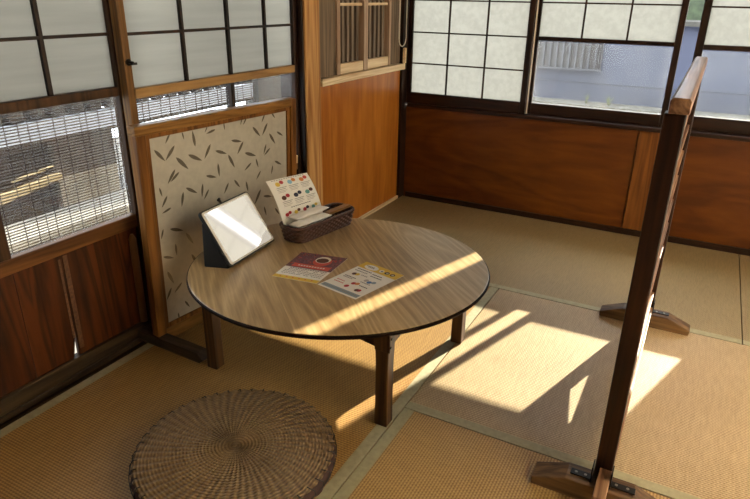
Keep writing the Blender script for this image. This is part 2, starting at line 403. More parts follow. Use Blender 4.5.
back_sash('window_3', 1.430, 2.110, 1.463, 2.080, .022, (.556, .62, .914, .936), 'right back window behind the top of the tall screen', True)
back_sash('window_4', 1.975, 2.698, 2.005, 2.67, -.012, (.556, .616), 'far right back window with full frosted lattice beyond the frame', False)
MB().box((.0055, -.008, .0), (.0110, .0005, 1.18)).build('sunlit_edge_strip', M['cord'], s2, label='thin pale strip painting the sunlit edge of the stile')  # pale strip stands in for sunlight on the sash edge

# left wall: panel section ---------------------------------------------------
PX = 0.0
wl = thing('wall_left', 'orange varnished plywood wall below the small lattice window', 'wall', (0, -.46, 0), kind='structure')
MB().box((-.05, -.43, 0), (0, .43, .742)).build('lower_panel', M['plywood'], wl)
MB().box((-.05, -.43, .776), (-.004, -.278, 2.36)).build('grey_board', M['grey_board'], wl, label='weathered grey upright board')
MB().box((-.05, .256, .776), (-.004, .43, 2.36)).build('grey_board', M['grey_board'], wl, label='weathered grey upright board')
MB().box((-.05, -.31, 1.5), (-.004, .265, 2.36)).build('upper_panel', M['plaster'], wl)
struct('baseboard_left', B((0, -.885, 0), (.012, -.03, .018)), M['ledge'], 'thin pale strip at the foot of the orange panel', 'baseboard', .002)
struct('trim_5', B((-.05, -.886, .742), (.02, -.045, .774)), M['ledge'], 'pale wooden ledge capping the orange panel', 'ledge', .003)
lw = thing('window_5', 'small pale framed lattice window above the orange panel', 'window', (0, -.765, .776), kind='structure')
def LB(y0, y1, z0, z1, x0, x1): return MB().box((x0, y0 + .765, z0 - .776), (x1, y1 + .765, z1 - .776))
LB(-.755, -.21, .776, 1.5, -.05, -.045).build('dark_backing', M['black'], lw)
for y, y2 in ((-.738, -.71), (-.49, -.45), (-.224, -.204)): LB(y, y2, .776, 1.5, -.03, .006).build('stile', M['pink_wood'], lw, bevel=.002)
for a, b in ((-.71, -.49), (-.45, -.224)):
    LB(a, b, .778, .822, -.026, .002).build('bottom_rail', M['ledge'], lw, bevel=.002)
    LB(a, b, 1.072, 1.084, -.02, -.006).build('cross_bar', M['ledge'], lw)
    n = 5; w = (b - a) / n
    for k in range(n): LB(a + w * (k + .5) - .011, a + w * (k + .5) + .011, .822, 1.5, -.04, -.02).build('lattice_bar', M['lattice'], lw)
# pillar
struct('trim_6', B((-.11, -1.0, 0), (.012, -.888, 2.36)), M['pillar'], 'pale wooden pillar between sliding door and orange panel', 'pillar', .006)
struct('trim_12', B((-.115, -1.0125, 0), (.004, -1.0005, 1.765)), M['sash'], 'dark board added to darken the shaded side of the pale pillar', 'jamb', .002)  # dark board added to put shade on the side face of the pillar
# threshold under the sliding doors
struct('trim_7', MB().box((-.15, -4.2, -.055), (-.019, -1.0, -.012)).box((-.026, -4.2, -.012), (-.019, -1.0, -.002)).box((-.06, -4.2, -.012), (-.054, -1.0, .004)).box((-.15, -4.2, -.012), (-.095, -1.0, .004)),
       M['threshold'], 'blackened grooved threshold under the sliding doors', 'threshold', .001)
struct('trim_8', B((-.15, -4.2, 1.765), (-.0, -1.0, 1.83)), M['sash_x'], 'dark lintel over the sliding doors', 'lintel')
struct('trim_9', B((-.15, -4.2, 1.83), (-.05, -1.0, 2.36)), M['plaster'], 'plaster band above the sliding doors', 'wall')
struct('trim_10', B((-.15, -4.2, 0), (-.05, -2.84, 1.765)), M['door_panel'], 'wall left of the sliding doors, darkened to cut bounced light', 'wall')  # unseen stretch kept dark brown to hold back bounced light
struct('wall_right', MB().box((2.73, -4.2, -.05), (2.78, 0.05, .1)).box((2.73, -4.2, 1.95), (2.78, .05, 2.36)).box((2.73, -.5, .1), (2.78, .05, 1.95)).box((2.73, -4.2, .1), (2.78, -3.1, 1.95)), M['plaster'], 'plain wall on the right side of the room', 'wall')
struct('wall_near', B((-.15, -4.25, -.05), (2.78, -4.2, 2.36)), M['sash'], 'plain wall behind the viewer, darkened to cut bounced light', 'wall')  # dark wood chosen so little light bounces back from behind
rw = thing('window_6', 'frosted sliding windows added in the unseen right wall as fill light', 'window', (2.73, -1.8, .1), kind='structure')  # unseen windows added and sized to bring fill light into the room
MB().box((.02, -1.3, 0), (.024, 1.3, 1.85)).build('frosted_pane', M['frost_open'], rw)
for y in (-1.3, -.66, -.015, .63, 1.27): MB().box((.005, y, 0), (.035, y + .03, 1.85)).build('stile', M['sash'], rw)

# ------------------------------------------------------------------ sliding doors
def door(name, label, xf, y0, y1, stiles, cols, thick, z, ms, mr):
    """front face at xf, panes: z = panel bottom, panel top, rail top, mid lo, mid hi"""
    t = thing(name, label, 'door', (xf, y0, .004), kind='structure')
    def L(a, b, ya, yb, za, zb): return MB().box((a, ya - y0, za - .004), (b, yb - y0, zb - .004))
    top = 1.764; d = -.032
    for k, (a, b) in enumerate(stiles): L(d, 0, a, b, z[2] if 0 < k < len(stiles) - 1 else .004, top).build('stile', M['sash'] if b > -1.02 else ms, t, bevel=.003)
    g0, g1 = stiles[0][1], stiles[-1][0]
    L(d, 0, g0, g1, .004, z[0]).build('bottom_rail', M['threshold'], t, bevel=.003)
    L(d, 0, g0, g1, z[1], z[2]).build('lock_rail', M['door_y'], t, bevel=.003)
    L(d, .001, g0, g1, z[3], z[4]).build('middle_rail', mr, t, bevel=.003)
    L(d, 0, g0, g1, top - .04, top).build('top_rail', M['door_y'], t, bevel=.003)
    L(-.02, -.017, g0, g1, z[2], z[3]).build('clear_pane', M['glass_door'], t)
    L(-.02, -.016, g0, g1, z[4], top - .04).build('frosted_pane', M['frost_grey'], t, label='streaky frosted glass')
    for c, w in cols:
        L(-.02, -.005, c - w / 2, c + w / 2, z[4], top - .04).build('upright_muntin', M['muntin'], t)
    mh = MB(); zz = 1.003
    while zz < top - .08:
        mh.box((-.0155, g0 - y0, zz - .0045 - .004), (-.006, g1 - y0, zz + .0045 - .004)); zz += .155
    mh.build('level_muntin', M['muntin_y'], t)
    return t, L
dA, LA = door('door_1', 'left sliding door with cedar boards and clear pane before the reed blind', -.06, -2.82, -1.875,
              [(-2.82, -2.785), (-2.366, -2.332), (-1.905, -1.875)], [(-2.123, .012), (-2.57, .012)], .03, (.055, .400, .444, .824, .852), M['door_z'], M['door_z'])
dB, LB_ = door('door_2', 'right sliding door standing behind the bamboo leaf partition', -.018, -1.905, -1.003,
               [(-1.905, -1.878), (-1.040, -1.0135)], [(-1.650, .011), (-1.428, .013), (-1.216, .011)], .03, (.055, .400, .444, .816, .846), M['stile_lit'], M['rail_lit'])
LB_(-.03, -.004, -1.44, -1.42, .444, .816).build('upright_muntin', M['muntin'], dB)
# cedar boards with an open crack and old tape either side
def board(t, L, y0, y1, z0=.055, z1=.4, notch=None):
    mb = L(-.022, -.012, y0, y1, z0, z1)
    mb.build('cedar_board', M['door_panel'], t)
tA = dA
LA(-.022, -.012, -2.785, -2.334, .055, .4).build('cedar_board', M['door_panel'], dA)
oy, oz = -2.82, .004
MB().prism([(-2.332 - oy, .055 - oz), (-2.206 - oy, .055 - oz), (-2.196 - oy, .098 - oz), (-2.188 - oy, .14 - oz), (-2.1825 - oy, .4 - oz), (-2.332 - oy, .4 - oz)], 'yz', -.022, -.012).build('cedar_board', M['door_panel'], dA)
MB().prism([(-2.188 - oy, .055 - oz), (-1.905 - oy, .055 - oz), (-1.905 - oy, .4 - oz), (-2.1815 - oy, .4 - oz), (-2.187 - oy, .14 - oz)], 'yz', -.022, -.012).build('cedar_board', M['door_panel'], dA)
LA(-.012, -.0112, -2.197, -2.1895, .12, .385).build('paper_tape', M['tape'], dA, label='torn strip of old tape along the crack')
LA(-.012, -.0112, -2.181, -2.166, .075, .392).build('paper_tape', M['tape'], dA, label='torn strip of old tape along the crack')
mb = MB(); mb.tube([(-.004, -1.932 - oy, .052), (-.004, -1.932 - oy, .2), (-.004, -1.932 - oy, .36), (-.004, -1.932 - oy, .376)], [.012, .012, .012, .005], 10)
mb.build('rounded_batten', M['pale_batten'], dA, smooth=True, label='tan rounded upright batten beside the boards')
for a, b in ((-1.878, -1.44), (-1.42, -1.032)): LB_(-.022, -.012, a, b, .055, .4).build('cedar_board', M['door_panel'], dB)
# screw lock on the meeting stile
mb = MB(); lk = (0.0, .0135, .92)
mb.tube([(0, .0135, .921), (.004, .0135, .921)], .010, 14); mb.tube([(.004, .0135, .921), (.022, .0135, .921)], .004, 10)
mb.box((.016, .0095, .9135), (.021, .0295, .9205))
mb.build('screw_lock', M['iron'], dB, bevel=.0006, label='small black screw lock')

# ------------------------------------------------------------------ reed blinds and yard left of the doors
def blind(y0, y1, z0, z1, label):
    t = thing('reed_blind', label, 'blind', (-.2, (y0 + y1) / 2, z0), group='reed blinds outside the sliding doors')
    h = (y1 - y0) / 2; rm = MB(); z = 0
    while z < z1 - z0:
        e0, e1 = random.uniform(-.006, .006), random.uniform(-.006, .006)
        rm.tube([(random.uniform(-.001, .001), -h + e0, z), (random.uniform(-.001, .001), h + e1, z)], .0021, 5); z += .0088
    rm.build('reeds', M['reed'], t)
    n = int((y1 - y0) / .042)
    cm = MB(); k = 0
    for i in range(n + 1):
        y = -h + .02 + i * (2 * h - .04) / n + random.uniform(-.012, .012)
        cm.box((.0018, y - .0012, -.01), (.0034, y + .0012, z1 - z0 + .02))
    cm.build('binding_threads', M['reedcord'], t)
    MB().tube([(0, -h, z1 - z0 + .015), (0, h, z1 - z0 + .015)], .012, 10).build('top_rod', M['reed'], t)
blind(-2.75, -1.822, .1, 1.72, 'brown reed blind hanging outside the left sliding door')
blind(-1.725, -1.10, .1, 1.72, 'reed blind hanging outside the right sliding door above the partition')

SX = -1.2
sh = thing('shed', 'grey boarded shed with white fascia seen through the reed blind', 'shed', (SX - .3, -1.4, -.6))
def SB(x0, x1, y0, y1, z0, z1): return MB().box((x0 - SX + .3, y0 + 1.4, z0 + .6), (x1 - SX + .3, y1 + 1.4, z1 + .6))
SB(SX - .6, SX - .25, -3.2, -.9, -.6, .62).build('board_wall', M['shedwall'], sh)
SB(SX - .05, SX, -3.2, .35, .462, .548).build('fascia', M['fascia'], sh, label='white painted fascia board')
SB(SX - .5, SX - .04, -3.2, .35, .44, .462).build('soffit', M['shedwall'], sh)
tl = MB()
for k in range(33):
    y = -3.15 + k * .106
    tl.box((SX - .5 - SX + .3, y + 1.4, .555 + .6), (SX - .02 - SX + .3, y + .075 + 1.4, .612 + .6))
tl.build('roof_tiles', M['tile'], sh, bevel=.01)
SB(SX - .55, SX - .3, -3.2, .35, .548, .6).build('roof_deck', M['fascia'], sh)
t = SB(SX - .18, SX - .14, -1.295, -.93, -.2, .45); t.build('side_panel', M['meter'], sh, label='stained grey panel at the shed side')
XR = Matrix.Translation((.33, -.16, .872)) @ Matrix.Rotation(math.radians(7), 4, 'X')
MB().prism([(-.17, -.022), (.16, -.012), (.16, .012), (-.17, .014)], 'yz', -.02, .02, X=XR).build('brace', M['plank'], sh, label='new tan plank slanting across the opening')
MB().box((-.01, -.07, .05), (.01, .14, .056), X=XR).build('thin_batten', M['plank'], sh)
ps = thing('plank_stack', 'bleached planks stacked below the shed panel behind the blind', 'planks', (-.85, -1.55, -.6))
for k, (x0, x1, z1) in enumerate(((-.3, .25, .66), (-.3, .1, .70), (-.3, -.05, .74))):
    MB().box((x0, -1.4, z1 - .06), (x1, .62, z1)).build('plank', M['palewood'], ps, bevel=.003)
MB().box((-.3, -1.4, 0), (.2, .6, .6)).build('base', M['palewood'], ps)
tag(B((-5, -6, -.7), (-.2, 6, -.6)).build('ground_outside', M['ground'], loc=(-2.6, 0, -.6)), 'pale ground of the yard left of the house', 'ground', kind='structure')
tag(B((-.2, .2, -.7), (7, 8, -.6)).build('ground_behind', M['ground'], loc=(3, 4, -.6)), 'ground between the house and the neighbouring wall', 'ground', kind='structure')
yf = thing('yard_fence', 'dark board fence seen through the end of the right sliding door glass', 'fence', (-.74, .5, -.6))
MB().box((-.02, -.91, 0), (.02, 1.0, 1.45)).build('boards', M['shedfence'], yf)
MB().box((.02, -.91, 1.36), (.04, 1.0, 1.42)).build('rail', M['fascia'], yf, label='pale fence rail')

# ------------------------------------------------------------------ neighbour behind the back windows
nb = thing('neighbour_house', 'blue grey rendered house wall seen through the clear window panes', 'house', (1, 2.6, -.6))
def NB(x0, x1, y0, y1, z0, z1): return MB().box((x0 - 1, y0 - 2.6, z0 + .6), (x1 - 1, y1 - 2.6, z1 + .6))
NB(-3, 6, 2.5, 2.7, -.6, .925).build('rendered_wall', M['house'], nb)
NB(-3, 6, 2.95, 3.15, .6, 1.55).build('upper_wall', M['hedge'], nb)
gw = NB(-.4, .665, 2.47, 2.5, .55, .77).build('window', M['pane_dark'], nb, label='grey barred window')
gb = MB()
for k in range(19):
    x = -.38 + k * .055; gb.box((x - 1, 2.44 - 2.6, .55 + .6), (x + .016 - 1, 2.455 - 2.6, .77 + .6))
gb.box((-.4 - 1, 2.435 - 2.6, .54 + .6), (.68 - 1, 2.47 - 2.6, .556 + .6))
gb.build('grille', M['grille'], gw)
NB(-3, 6, 2.45, 3.1, .925, .96).build('roof_edge', M['concrete'], nb)
pp = tag(B((-3, 2.2, -.6), (6, 2.42, .29)).build('parapet', M['concrete'], loc=(1, 2.3, -.6)), 'mottled grey parapet at the foot of the neighbouring wall', 'wall')
cb = MB(); cb.tube([(-2.6 + k * .2, -.13, 1.035 + .00016 * (k - 14) ** 2) for k in range(30)], .004, 6)
cb.build('cable', M['pane_dark'], nb, smooth=True)
def weed(x, h, n, label, seed):
    random.seed(seed); mb = MB()
    for k in range(n):
        a = random.uniform(0, 6.28); l = h * random.uniform(.6, 1); q = random.uniform(.15, .5)
        d = Vector((math.cos(a), math.sin(a) * .5, 0)); p = [d * (q * l * s * s) + Vector((0, 0, l * s)) for s in (0, .35, .7, 1)]
        mb.tube([tuple(v) for v in p], [.003, .006, .004, .001], 5)
    o = mb.build('weed', M['weed'], smooth=True); o.location = (x, 2.3, .27); tag(o, label, 'weed', 'weeds on the parapet')
weed(.62, .11, 5, 'slender pale weed on the parapet, the left one of two', 3)
weed(.80, .10, 9, 'bushier low weed on the parapet, the right one of two', 5)
hd = MB(); random.seed(11)
for k in range(2400):
    c = Vector((random.uniform(.2, 2.6), random.uniform(3.3, 3.8), random.uniform(-.6, 1.5)))
    a = Vector((random.uniform(-1, 1), random.uniform(-1, 1), random.uniform(-1, 1))).normalized() * .07
    b = a.cross(Vector((random.uniform(-1, 1), random.uniform(-1, 1), random.uniform(-1, 1)))).normalized() * .03
    hd.add([c - a, c + b, c + a, c - b], [(0, 1, 2, 3)])
tag(hd.build('hedge', M['hedge'], loc=(1.4, 3.5, -.6), fix=False), 'dark green hedge above the neighbouring wall', 'hedge')

# ------------------------------------------------------------------ round low table
TX, TY, TZ, TR = .598, -1.70, .33, .456
OV = Matrix.Rotation(math.radians(28), 4, 'Z') @ Matrix.Diagonal((1.034, .968, 1, 1)) @ Matrix.Rotation(math.radians(-28), 4, 'Z')   # slightly oval top
tb = thing('low_round_table', 'low round wooden dining table with oiled plank top', 'table', (TX, TY, 0))
MB().lathe([(TR - .012, TZ - .0145), (TR - .003, TZ - .013), (TR, TZ - .008), (TR - .001, TZ - .003), (TR - .004, TZ - .0010)], 144, X=OV).build('edge_band', M['table_edge'], tb, smooth=True, label='dark rounded rim')
MB().lathe([(TR - .006, TZ - .006), (TR - .0035, TZ - .0014), (TR - .006, TZ)], 144, X=OV).build('tabletop', M['table'], tb)
LEG = {'LF': (.284, -1.962), 'RF': (.889, -1.947), 'RB': (.912, -1.425), 'LB': (.305, -1.432)}
for k, (x, y) in LEG.items():
    w = .0198; prof = [(0, 1.0), (.08, .96), (.2, .96), (.29, 1.08), (TZ - .0145, 1.1)]
    mb = MB(); vs = []; fs = []
    for z, s in prof:
        for a, b in ((-1, -1), (1, -1), (1, 1), (-1, 1)): vs.append((x - TX + a * w * s, y - TY + b * w * s, z))
    for i in range(len(prof) - 1):
        for j in range(4): fs.append((i * 4 + j, i * 4 + (j + 1) % 4, i * 4 + 4 + (j + 1) % 4, i * 4 + 4 + j))
    fs += [(3, 2, 1, 0), tuple(len(vs) - 4 + j for j in range(4))]
    mb.add(vs, fs).build('leg', M['table_leg'], tb, bevel=.003)
def apron(a, b):
    (x0, y0), (x1, y1) = LEG[a], LEG[b]; d = Vector((x1 - x0, y1 - y0, 0)); l = d.length; d.normalize(); n = Vector((-d.y, d.x, 0))
    X = Matrix.Translation((x0 - TX, y0 - TY, 0)) @ Matrix((( d.x, n.x, 0, 0), (d.y, n.y, 0, 0), (0, 0, 1, 0), (0, 0, 0, 1)))
    MB().prism([(.0, .245), (.09, .262), (l - .09, .262), (l, .245), (l, TZ - .0145), (0, TZ - .0145)], 'xz', -.014, .014, X=X).build('apron', M['table_leg'], tb, bevel=.002)
for a, b in (('LF', 'RF'), ('RF', 'RB'), ('RB', 'LB'), ('LB', 'LF')): apron(a, b)
x, y = LEG['RF'][0] - TX, LEG['RF'][1] - TY
MB().box((x - .016, y - .032, .252), (x + .030, y - .018, TZ - .0145)).build('bracket', M['table_leg'], tb, bevel=.002)
for dy, z in ((-.022, .292), (-.027, .268)): MB().tube([(x + .026, y + dy, z), (x + .0325, y + dy, z)], .004, 10).build('hinge_screw', M['iron'], tb)

# ------------------------------------------------------------------ bamboo leaf partition
yaw, tilt = .1014, -.035
PO = Vector((.0398, -1.9682, .035))
d_ = Vector((math.sin(yaw), math.cos(yaw), 0)); n0 = Vector((math.cos(yaw), -math.sin(yaw), 0))
u_ = Vector((0, 0, 1)) * math.cos(tilt) - n0 * math.sin(tilt); n_ = u_.cross(d_) * -1
if n_.x < 0: n_ = -n_
base = Vector((PO.x, PO.y, 0))
pt = thing('standing_partition', 'chestnut framed standing partition of frosted glass with bamboo leaves', 'partition', base)
X = Matrix.Translation(PO - base) @ Matrix(((n_.x, d_.x, u_.x, 0), (n_.y, d_.y, u_.y, 0), (n_.z, d_.z, u_.z, 0), (0, 0, 0, 1)))
W_, H_ = .718, .7165
def PB(w0, w1, u0, u1, v0, v1): return MB().box((w0, u0, v0), (w1, u1, v1), X=X)
PB(-.032, .0, 0, .036, 0, H_).build('stile', M['part_z'], pt, bevel=.003)
PB(-.032, .0, W_ - .03, W_, 0, H_).build('stile', M['part_z'], pt, bevel=.003)
PB(-.034, .003, -.004, W_ - .03, H_ - .027, H_ + .003).build('top_rail', M['part_y'], pt, bevel=.003)
PB(-.03, -.002, .036, W_ - .03, -.03, .014).build('bottom_rail', M['part_y'], pt, bevel=.003)
mo = MB()
for a in ((.036, .052, .014, H_ - .027), (W_ - .046, W_ - .03, .014, H_ - .027)): mo.box((-.026, a[0], a[2]), (-.007, a[1], a[3]), X=X)
for a in ((.036, W_ - .03, H_ - .043, H_ - .027), (.036, W_ - .03, .014, .03)): mo.box((-.026, a[0], a[2]), (-.0075, a[1], a[3]), X=X)
mo.build('inner_moulding', M['part_z'], pt, bevel=.002)
LEAVES = "68,636,101,598;146,636,111,599;147,597,188,553;196,596,246,568;293,614,266,573;228,617,221,666;132,677,114,651;179,674,184,651;140,559,110,522;155,547,121,524;73,513,80,485;318,659,282,652;284,674,273,658;357,676,359,653;312,587,357,569;369,562,394,515;444,596,416,559;387,609,431,598;320,541,323,498;264,509,305,495;493,640,526,604;570,643,544,605;443,679,435,659;465,678,449,657;557,677,542,652;592,679,609,657;578,602,606,562;449,553,499,533;504,520,514,488;480,510,448,490;560,565,547,532;581,546,551,526;619,602,649,583;604,491,638,471;593,476,585,446;527,469,505,443;449,446,457,408;391,465,415,434;364,461,343,429;176,488,217,461;164,477,154,433;100,480,78,449;111,436,78,427;247,485,241,443;272,459,251,431;524,397,493,351;537,366,579,354;539,323,549,287;161,331,185,288;72,373,62,344;114,307,115,268;61,277,98,261;98,49,100,21;98,365,145,346;176,247,198,203;161,196,165,158;126,158,95,134;71,220,90,172;81,156,60,121;130,83,147,54;330,330,352,296;268,372,300,350;420,330,400,300;455,250,480,222;350,230,322,205;240,160,262,120;400,140,420,110;520,200,505,160;600,300,622,270;610,380,590,350;610,160,585,130;290,80,320,62;470,80,450,50;560,70,590,55"
gm = MB(); gm.box((-.018, .05, .028), (-.0135, W_ - .044, H_ - .04), X=X)
for s in LEAVES.split(';'):
    a = [int(k) / 1000 for k in s.split(',')]; p, q = Vector((a[0], a[1])), Vector((a[2], a[3])); d = q - p; l = d.length * 1.12; d.normalize(); n = Vector((-d.y, d.x))
    if min(p.x, q.x) < .055 or max(p.x, q.x) > W_ - .05 or max(p.y, q.y) > H_ - .03: pass
    N = 7; ring = []
    for i in range(N + 1):
        s_ = i / N; ring.append((s_, 0.098 * l * math.sin(PI * min(1, s_ ** .8)) ** .9 + .0002))
    poly = [p + d * (l * s_) + n * w for s_, w in ring] + [p + d * (l * s_) - n * w for s_, w in reversed(ring)]
    poly = [(min(max(k.x, .053), W_ - .047), min(max(k.y, .031), H_ - .044)) for k in poly]
    k0 = len(poly); gm.add([(-.0130, a_, b_) for a_, b_ in poly], [tuple(range(k0))], 1, X=X)
gm.build('leaf_glass_panel', [M['part_glass'], M['leaf_glass']], pt, fix=False)
for u in (.016, W_ - .016):
    ce = PO - base + d_ * u
    Xf = Matrix.Translation((ce.x, ce.y, 0)) @ Matrix.Rotation(-yaw * .35, 4, 'Z')
    MB().prism([(-.115, 0), (.186, 0), (.204, .014), (.18, .036), (-.1, .036), (-.115, .03)], 'xz', -.021, .021, X=Xf).build('foot', M['foot_grey'], pt, bevel=.002)
PB(-.024, -.008, W_, W_ + .016, H_ - .26, H_ - .228).build('tenon', M['ledge'], pt, bevel=.001, label='pale tenon end poking from the far stile')

# ------------------------------------------------------------------ tall screen on the right
ts = thing('tall_screen', 'tall dark walnut room screen standing edge on at the right, on two feet', 'screen', (1.476, -1.40, 0))
def TB(x0, x1, y0, y1, z0, z1): return MB().box((x0 - 1.476, y0 + 1.40, z0), (x1 - 1.476, y1 + 1.40, z1))
TB(1.456, 1.496, -1.925, -1.888, .05, .924).build('post', M['screen_z'], ts, bevel=.003)
TB(1.456, 1.496, -.965, -.93, .05, .924).build('post', M['screen_z'], ts, bevel=.003)
rl = MB()
pr = [(1.463, .924), (1.500, .924), (1.500, .948), (1.496, .954), (1.468, .954), (1.463, .948)]
rl.prism([(a - 1.476, b) for a, b in pr], 'xz', -1.93 + 1.40, -.915 + 1.40).build('top_rail', M['screen_y'], ts, bevel=.0015)
TB(1.464, 1.490, -1.89, -.96, .86, .885).build('upper_rail', M['screen_y'], ts, bevel=.002)
TB(1.464, 1.490, -1.89, -.96, .10, .135).build('lower_rail', M['screen_y'], ts, bevel=.002)
TB(1.468, 1.496, -2.03, -.88, .04, .074).build('base_rail', M['screen_y'], ts, bevel=.002)
# panel of two boards with a tapering split near the far post
MB().prism([(-.49, .13), (.46, .13), (.46, .194), (.09, .194), (-.49, .206)], 'yz', -.004, .004).build('panel_board', M['screen_y'], ts)
MB().prism([(-.49, .206), (.09, .194), (.10, .212), (.425, .274), (.46, .274), (.46, .865), (-.49, .865)], 'yz', -.004, .004).build('panel_board', M['screen_y'], ts)
for k in range(6):
    z = .30 + k * .085; TB(1.481, 1.4885, -1.89, -.96, z, z + .02).build('batten', M['screen_y'], ts, bevel=.001)
for y0, y1 in ((-1.977, -1.914), (-.984, -.926)):
    c = [(-.156, 0), (.152, 0), (.155, .019), (.075, .052), (-.078, .052), (-.158, .020)]
    MB().prism(c, 'xz', y0 + 1.40, y1 + 1.40).build('foot', M['screen_x'], ts, bevel=.003)
    ym = (y0 + y1) / 2 + 1.40
    for x0, x1 in ((-.070, -.021), (.021, .078)):
        pl = MB().box((x0, ym - .010, .052), (x1, ym + .010, .0555)).build('iron_plate', M['iron'], ts, bevel=.0008)
        for f in (.25, .7): MB().tube([(x0 + (x1 - x0) * f, ym, .0555), (x0 + (x1 - x0) * f, ym, .0566)], .0036, 10).build('screw', M['screw'], pl)
    for x0, x1 in ((-.0235, -.0205), (.0205, .0235)):
        MB().box((x0, ym - .017, .052), (x1, ym + .017, .096)).build('iron_bracket', M['iron'], ts, bevel=.0006)

# ------------------------------------------------------------------ rush cushion
cu = thing('rush_cushion', 'round twined rush floor cushion with maroon cloth edge', 'cushion', (.638, -2.281, 0), .3)
R0 = .249
mb = MB(); N = 120
prof = [(.2, .0), (.240, .006), (.254, .020), (.2555, .034), (.246, .046), (.22, .046)]
vs = []; fs = []
for i, (r, z) in enumerate(prof):
    for j in range(N):
        q = 2 * PI * j / N; pl = abs(math.sin(q * 17)) ** .5
        rr = r * (1 - .03 * (1 - pl) * (1 if 0 < i < 5 else .3)); vs.append((rr * math.cos(q), rr * math.sin(q), z))
for i in range(len(prof) - 1):
    for j in range(N): fs.append((i * N + j, i * N + (j + 1) % N, (i + 1) * N + (j + 1) % N, (i + 1) * N + j))
fs += [tuple(range(N))[::-1], tuple((len(prof) - 1) * N + j for j in range(N))]
mb.add(vs, fs).build('cloth_edge', M['cush_edge'], cu, smooth=True)
mb = MB(); nr, na = 60, 360; vs = [(0, 0, .064)]; fs = []
for i in range(1, nr + 1):
    r = R0 * i / nr
    z0 = .062 - .010 * (i / nr) ** 4 - .003 * math.exp(-(r / .03) ** 2)
    for j in range(na):
        q = 2 * PI * j / na
        h = .0011 * math.sin(60 * q + 60 * r) * min(1, i / 15)
        rr = r + (.002 * math.sin(60 * q + 60 * r) if i == nr else 0)
        vs.append((rr * math.cos(q), rr * math.sin(q), z0 + h))
for j in range(na): fs.append((0, 1 + j, 1 + (j + 1) % na))
for i in range(nr - 1):
    for j in range(na):
        a = 1 + i * na; b = a + na; fs.append((a + j, b + j, b + (j + 1) % na, a + (j + 1) % na))
o = len(vs)
for j in range(na):
    q = 2 * PI * j / na; vs.append((.228 * math.cos(q), .228 * math.sin(q), .044))
a = 1 + (nr - 1) * na
for j in range(na): fs.append((a + j, o + j, o + (j + 1) % na, a + (j + 1) % na))
mb.add(vs, fs).build('woven_top', M['cushion'], cu, smooth=True)
st = MB()
for k in range(46):
    q = 2 * PI * k / 46; c, s = math.cos(q), math.sin(q); c2, s2_ = math.cos(q + .03), math.sin(q + .03)
    st.tube([(.238 * c, .238 * s, .0555), (.247 * c, .247 * s, .0555), (.255 * c2, .255 * s2_, .047), (.2565 * c2, .2565 * s2_, .034)], .0014, 5)
st.tube([(.2562 * math.cos(2 * PI * k / 138), .2562 * math.sin(2 * PI * k / 138), .036) for k in range(138)], .0012, 5, closed=True)
st.build('edge_stitches', M['thread'], cu)

# ------------------------------------------------------------------ tablet on its case stand
z0 = TZ + .0005
BLp = Vector((.3265, -1.902, z0)); e = Vector((-.0193, .2448, 0)).normalized()
upv = Vector((-.102, -.008, .160)).normalized(); upv = (upv - e * upv.dot(e)).normalized(); nn = e.cross(upv)
if nn.x < 0: nn = -nn
tbx = thing('tablet_computer', 'tablet leaning in a black folding case, its display mirroring the window lattice through an added pale glow', 'tablet', BLp)
X = Matrix(((e.x, upv.x, nn.x, 0), (e.y, upv.y, nn.y, 0), (e.z, upv.z, nn.z, 0), (0, 0, 0, 1)))
def rrect(x0, y0, x1, y1, r, n=5):
    out_ = []
    for cx, cy, a0 in ((x1 - r, y1 - r, 0), (x0 + r, y1 - r, 90), (x0 + r, y0 + r, 180), (x1 - r, y0 + r, 270)):
        for k in range(n + 1):
            a = math.radians(a0 + 90 * k / n); out_.append((cx + r * math.cos(a), cy + r * math.sin(a)))
    return out_
TW, TH = .255, .193; off = .0085
MB().prism(rrect(0, 0, TW, TH, .012), 'xy', -.006, .0045, X=X @ Matrix.Translation((0, off * .6, 0))).build('case', M['case'], tbx, bevel=.002)
MB().prism(rrect(.005, .005, TW - .005, TH - .005, .009), 'xy', .0045, .0058, X=X @ Matrix.Translation((0, off * .6, 0))).build('bezel', M['bezel'], tbx)
MB().prism(rrect(.014, .011, TW - .014, TH - .011, .004), 'xy', .0058, .0062, X=X @ Matrix.Translation((0, off * .6, 0))).build('display', M['display'], tbx, label='glossy display reflecting the window, with an added cream glow')
# folded stand: wedge flaps behind
top = upv * (TH * .84); q0 = top - nn * .006
back = Vector((-.082, -.024, 0))
def P3(s, v): return e * (TW * s) + v
mb = MB(); a0, a1 = P3(.0, q0), P3(1, q0)
b0 = Vector((back.x, back.y, 0)) + Vector((0, 0, 0)); b1 = b0 + e * TW
def slab(mb, p, th):
    p = [Vector(k) for k in p]; n = (p[1] - p[0]).cross(p[3] - p[0]).normalized() * th
    mb.add(p + [k + n for k in p], [(3, 2, 1, 0), (4, 5, 6, 7), (0, 1, 5, 4), (1, 2, 6, 5), (2, 3, 7, 6), (3, 0, 4, 7)])
slab(mb, [a0, a1, b1, b0], .003); mb.build('stand_flap', M['case'], tbx)
mb = MB(); f0, f1 = Vector((-.012, 0, 0)), Vector((-.012, 0, 0)) + e * TW
slab(mb, [f0, b0, b1, f1], .003); mb.build('base_flap', M['case'], tbx)
mb = MB(); mb.add([f0, b0, a0, f0 + e * .004, b0 + e * .004, a0 + e * .004], [(0, 2, 1), (3, 4, 5), (0, 1, 4, 3), (1, 2, 5, 4), (2, 0, 3, 5)]); mb.build('side_flap', M['case'], tbx)
c = e * (TW * .5) + upv * (TH + .004) - nn * .012
mb = MB(); mb.tube([c - upv * .02, c + upv * .012], .004, 8); mb.tube([c + upv * .012 - e * .006, c + upv * .016 + e * .004], .0045, 8)
mb.build('stylus_holder', M['case'], tbx, smooth=True)

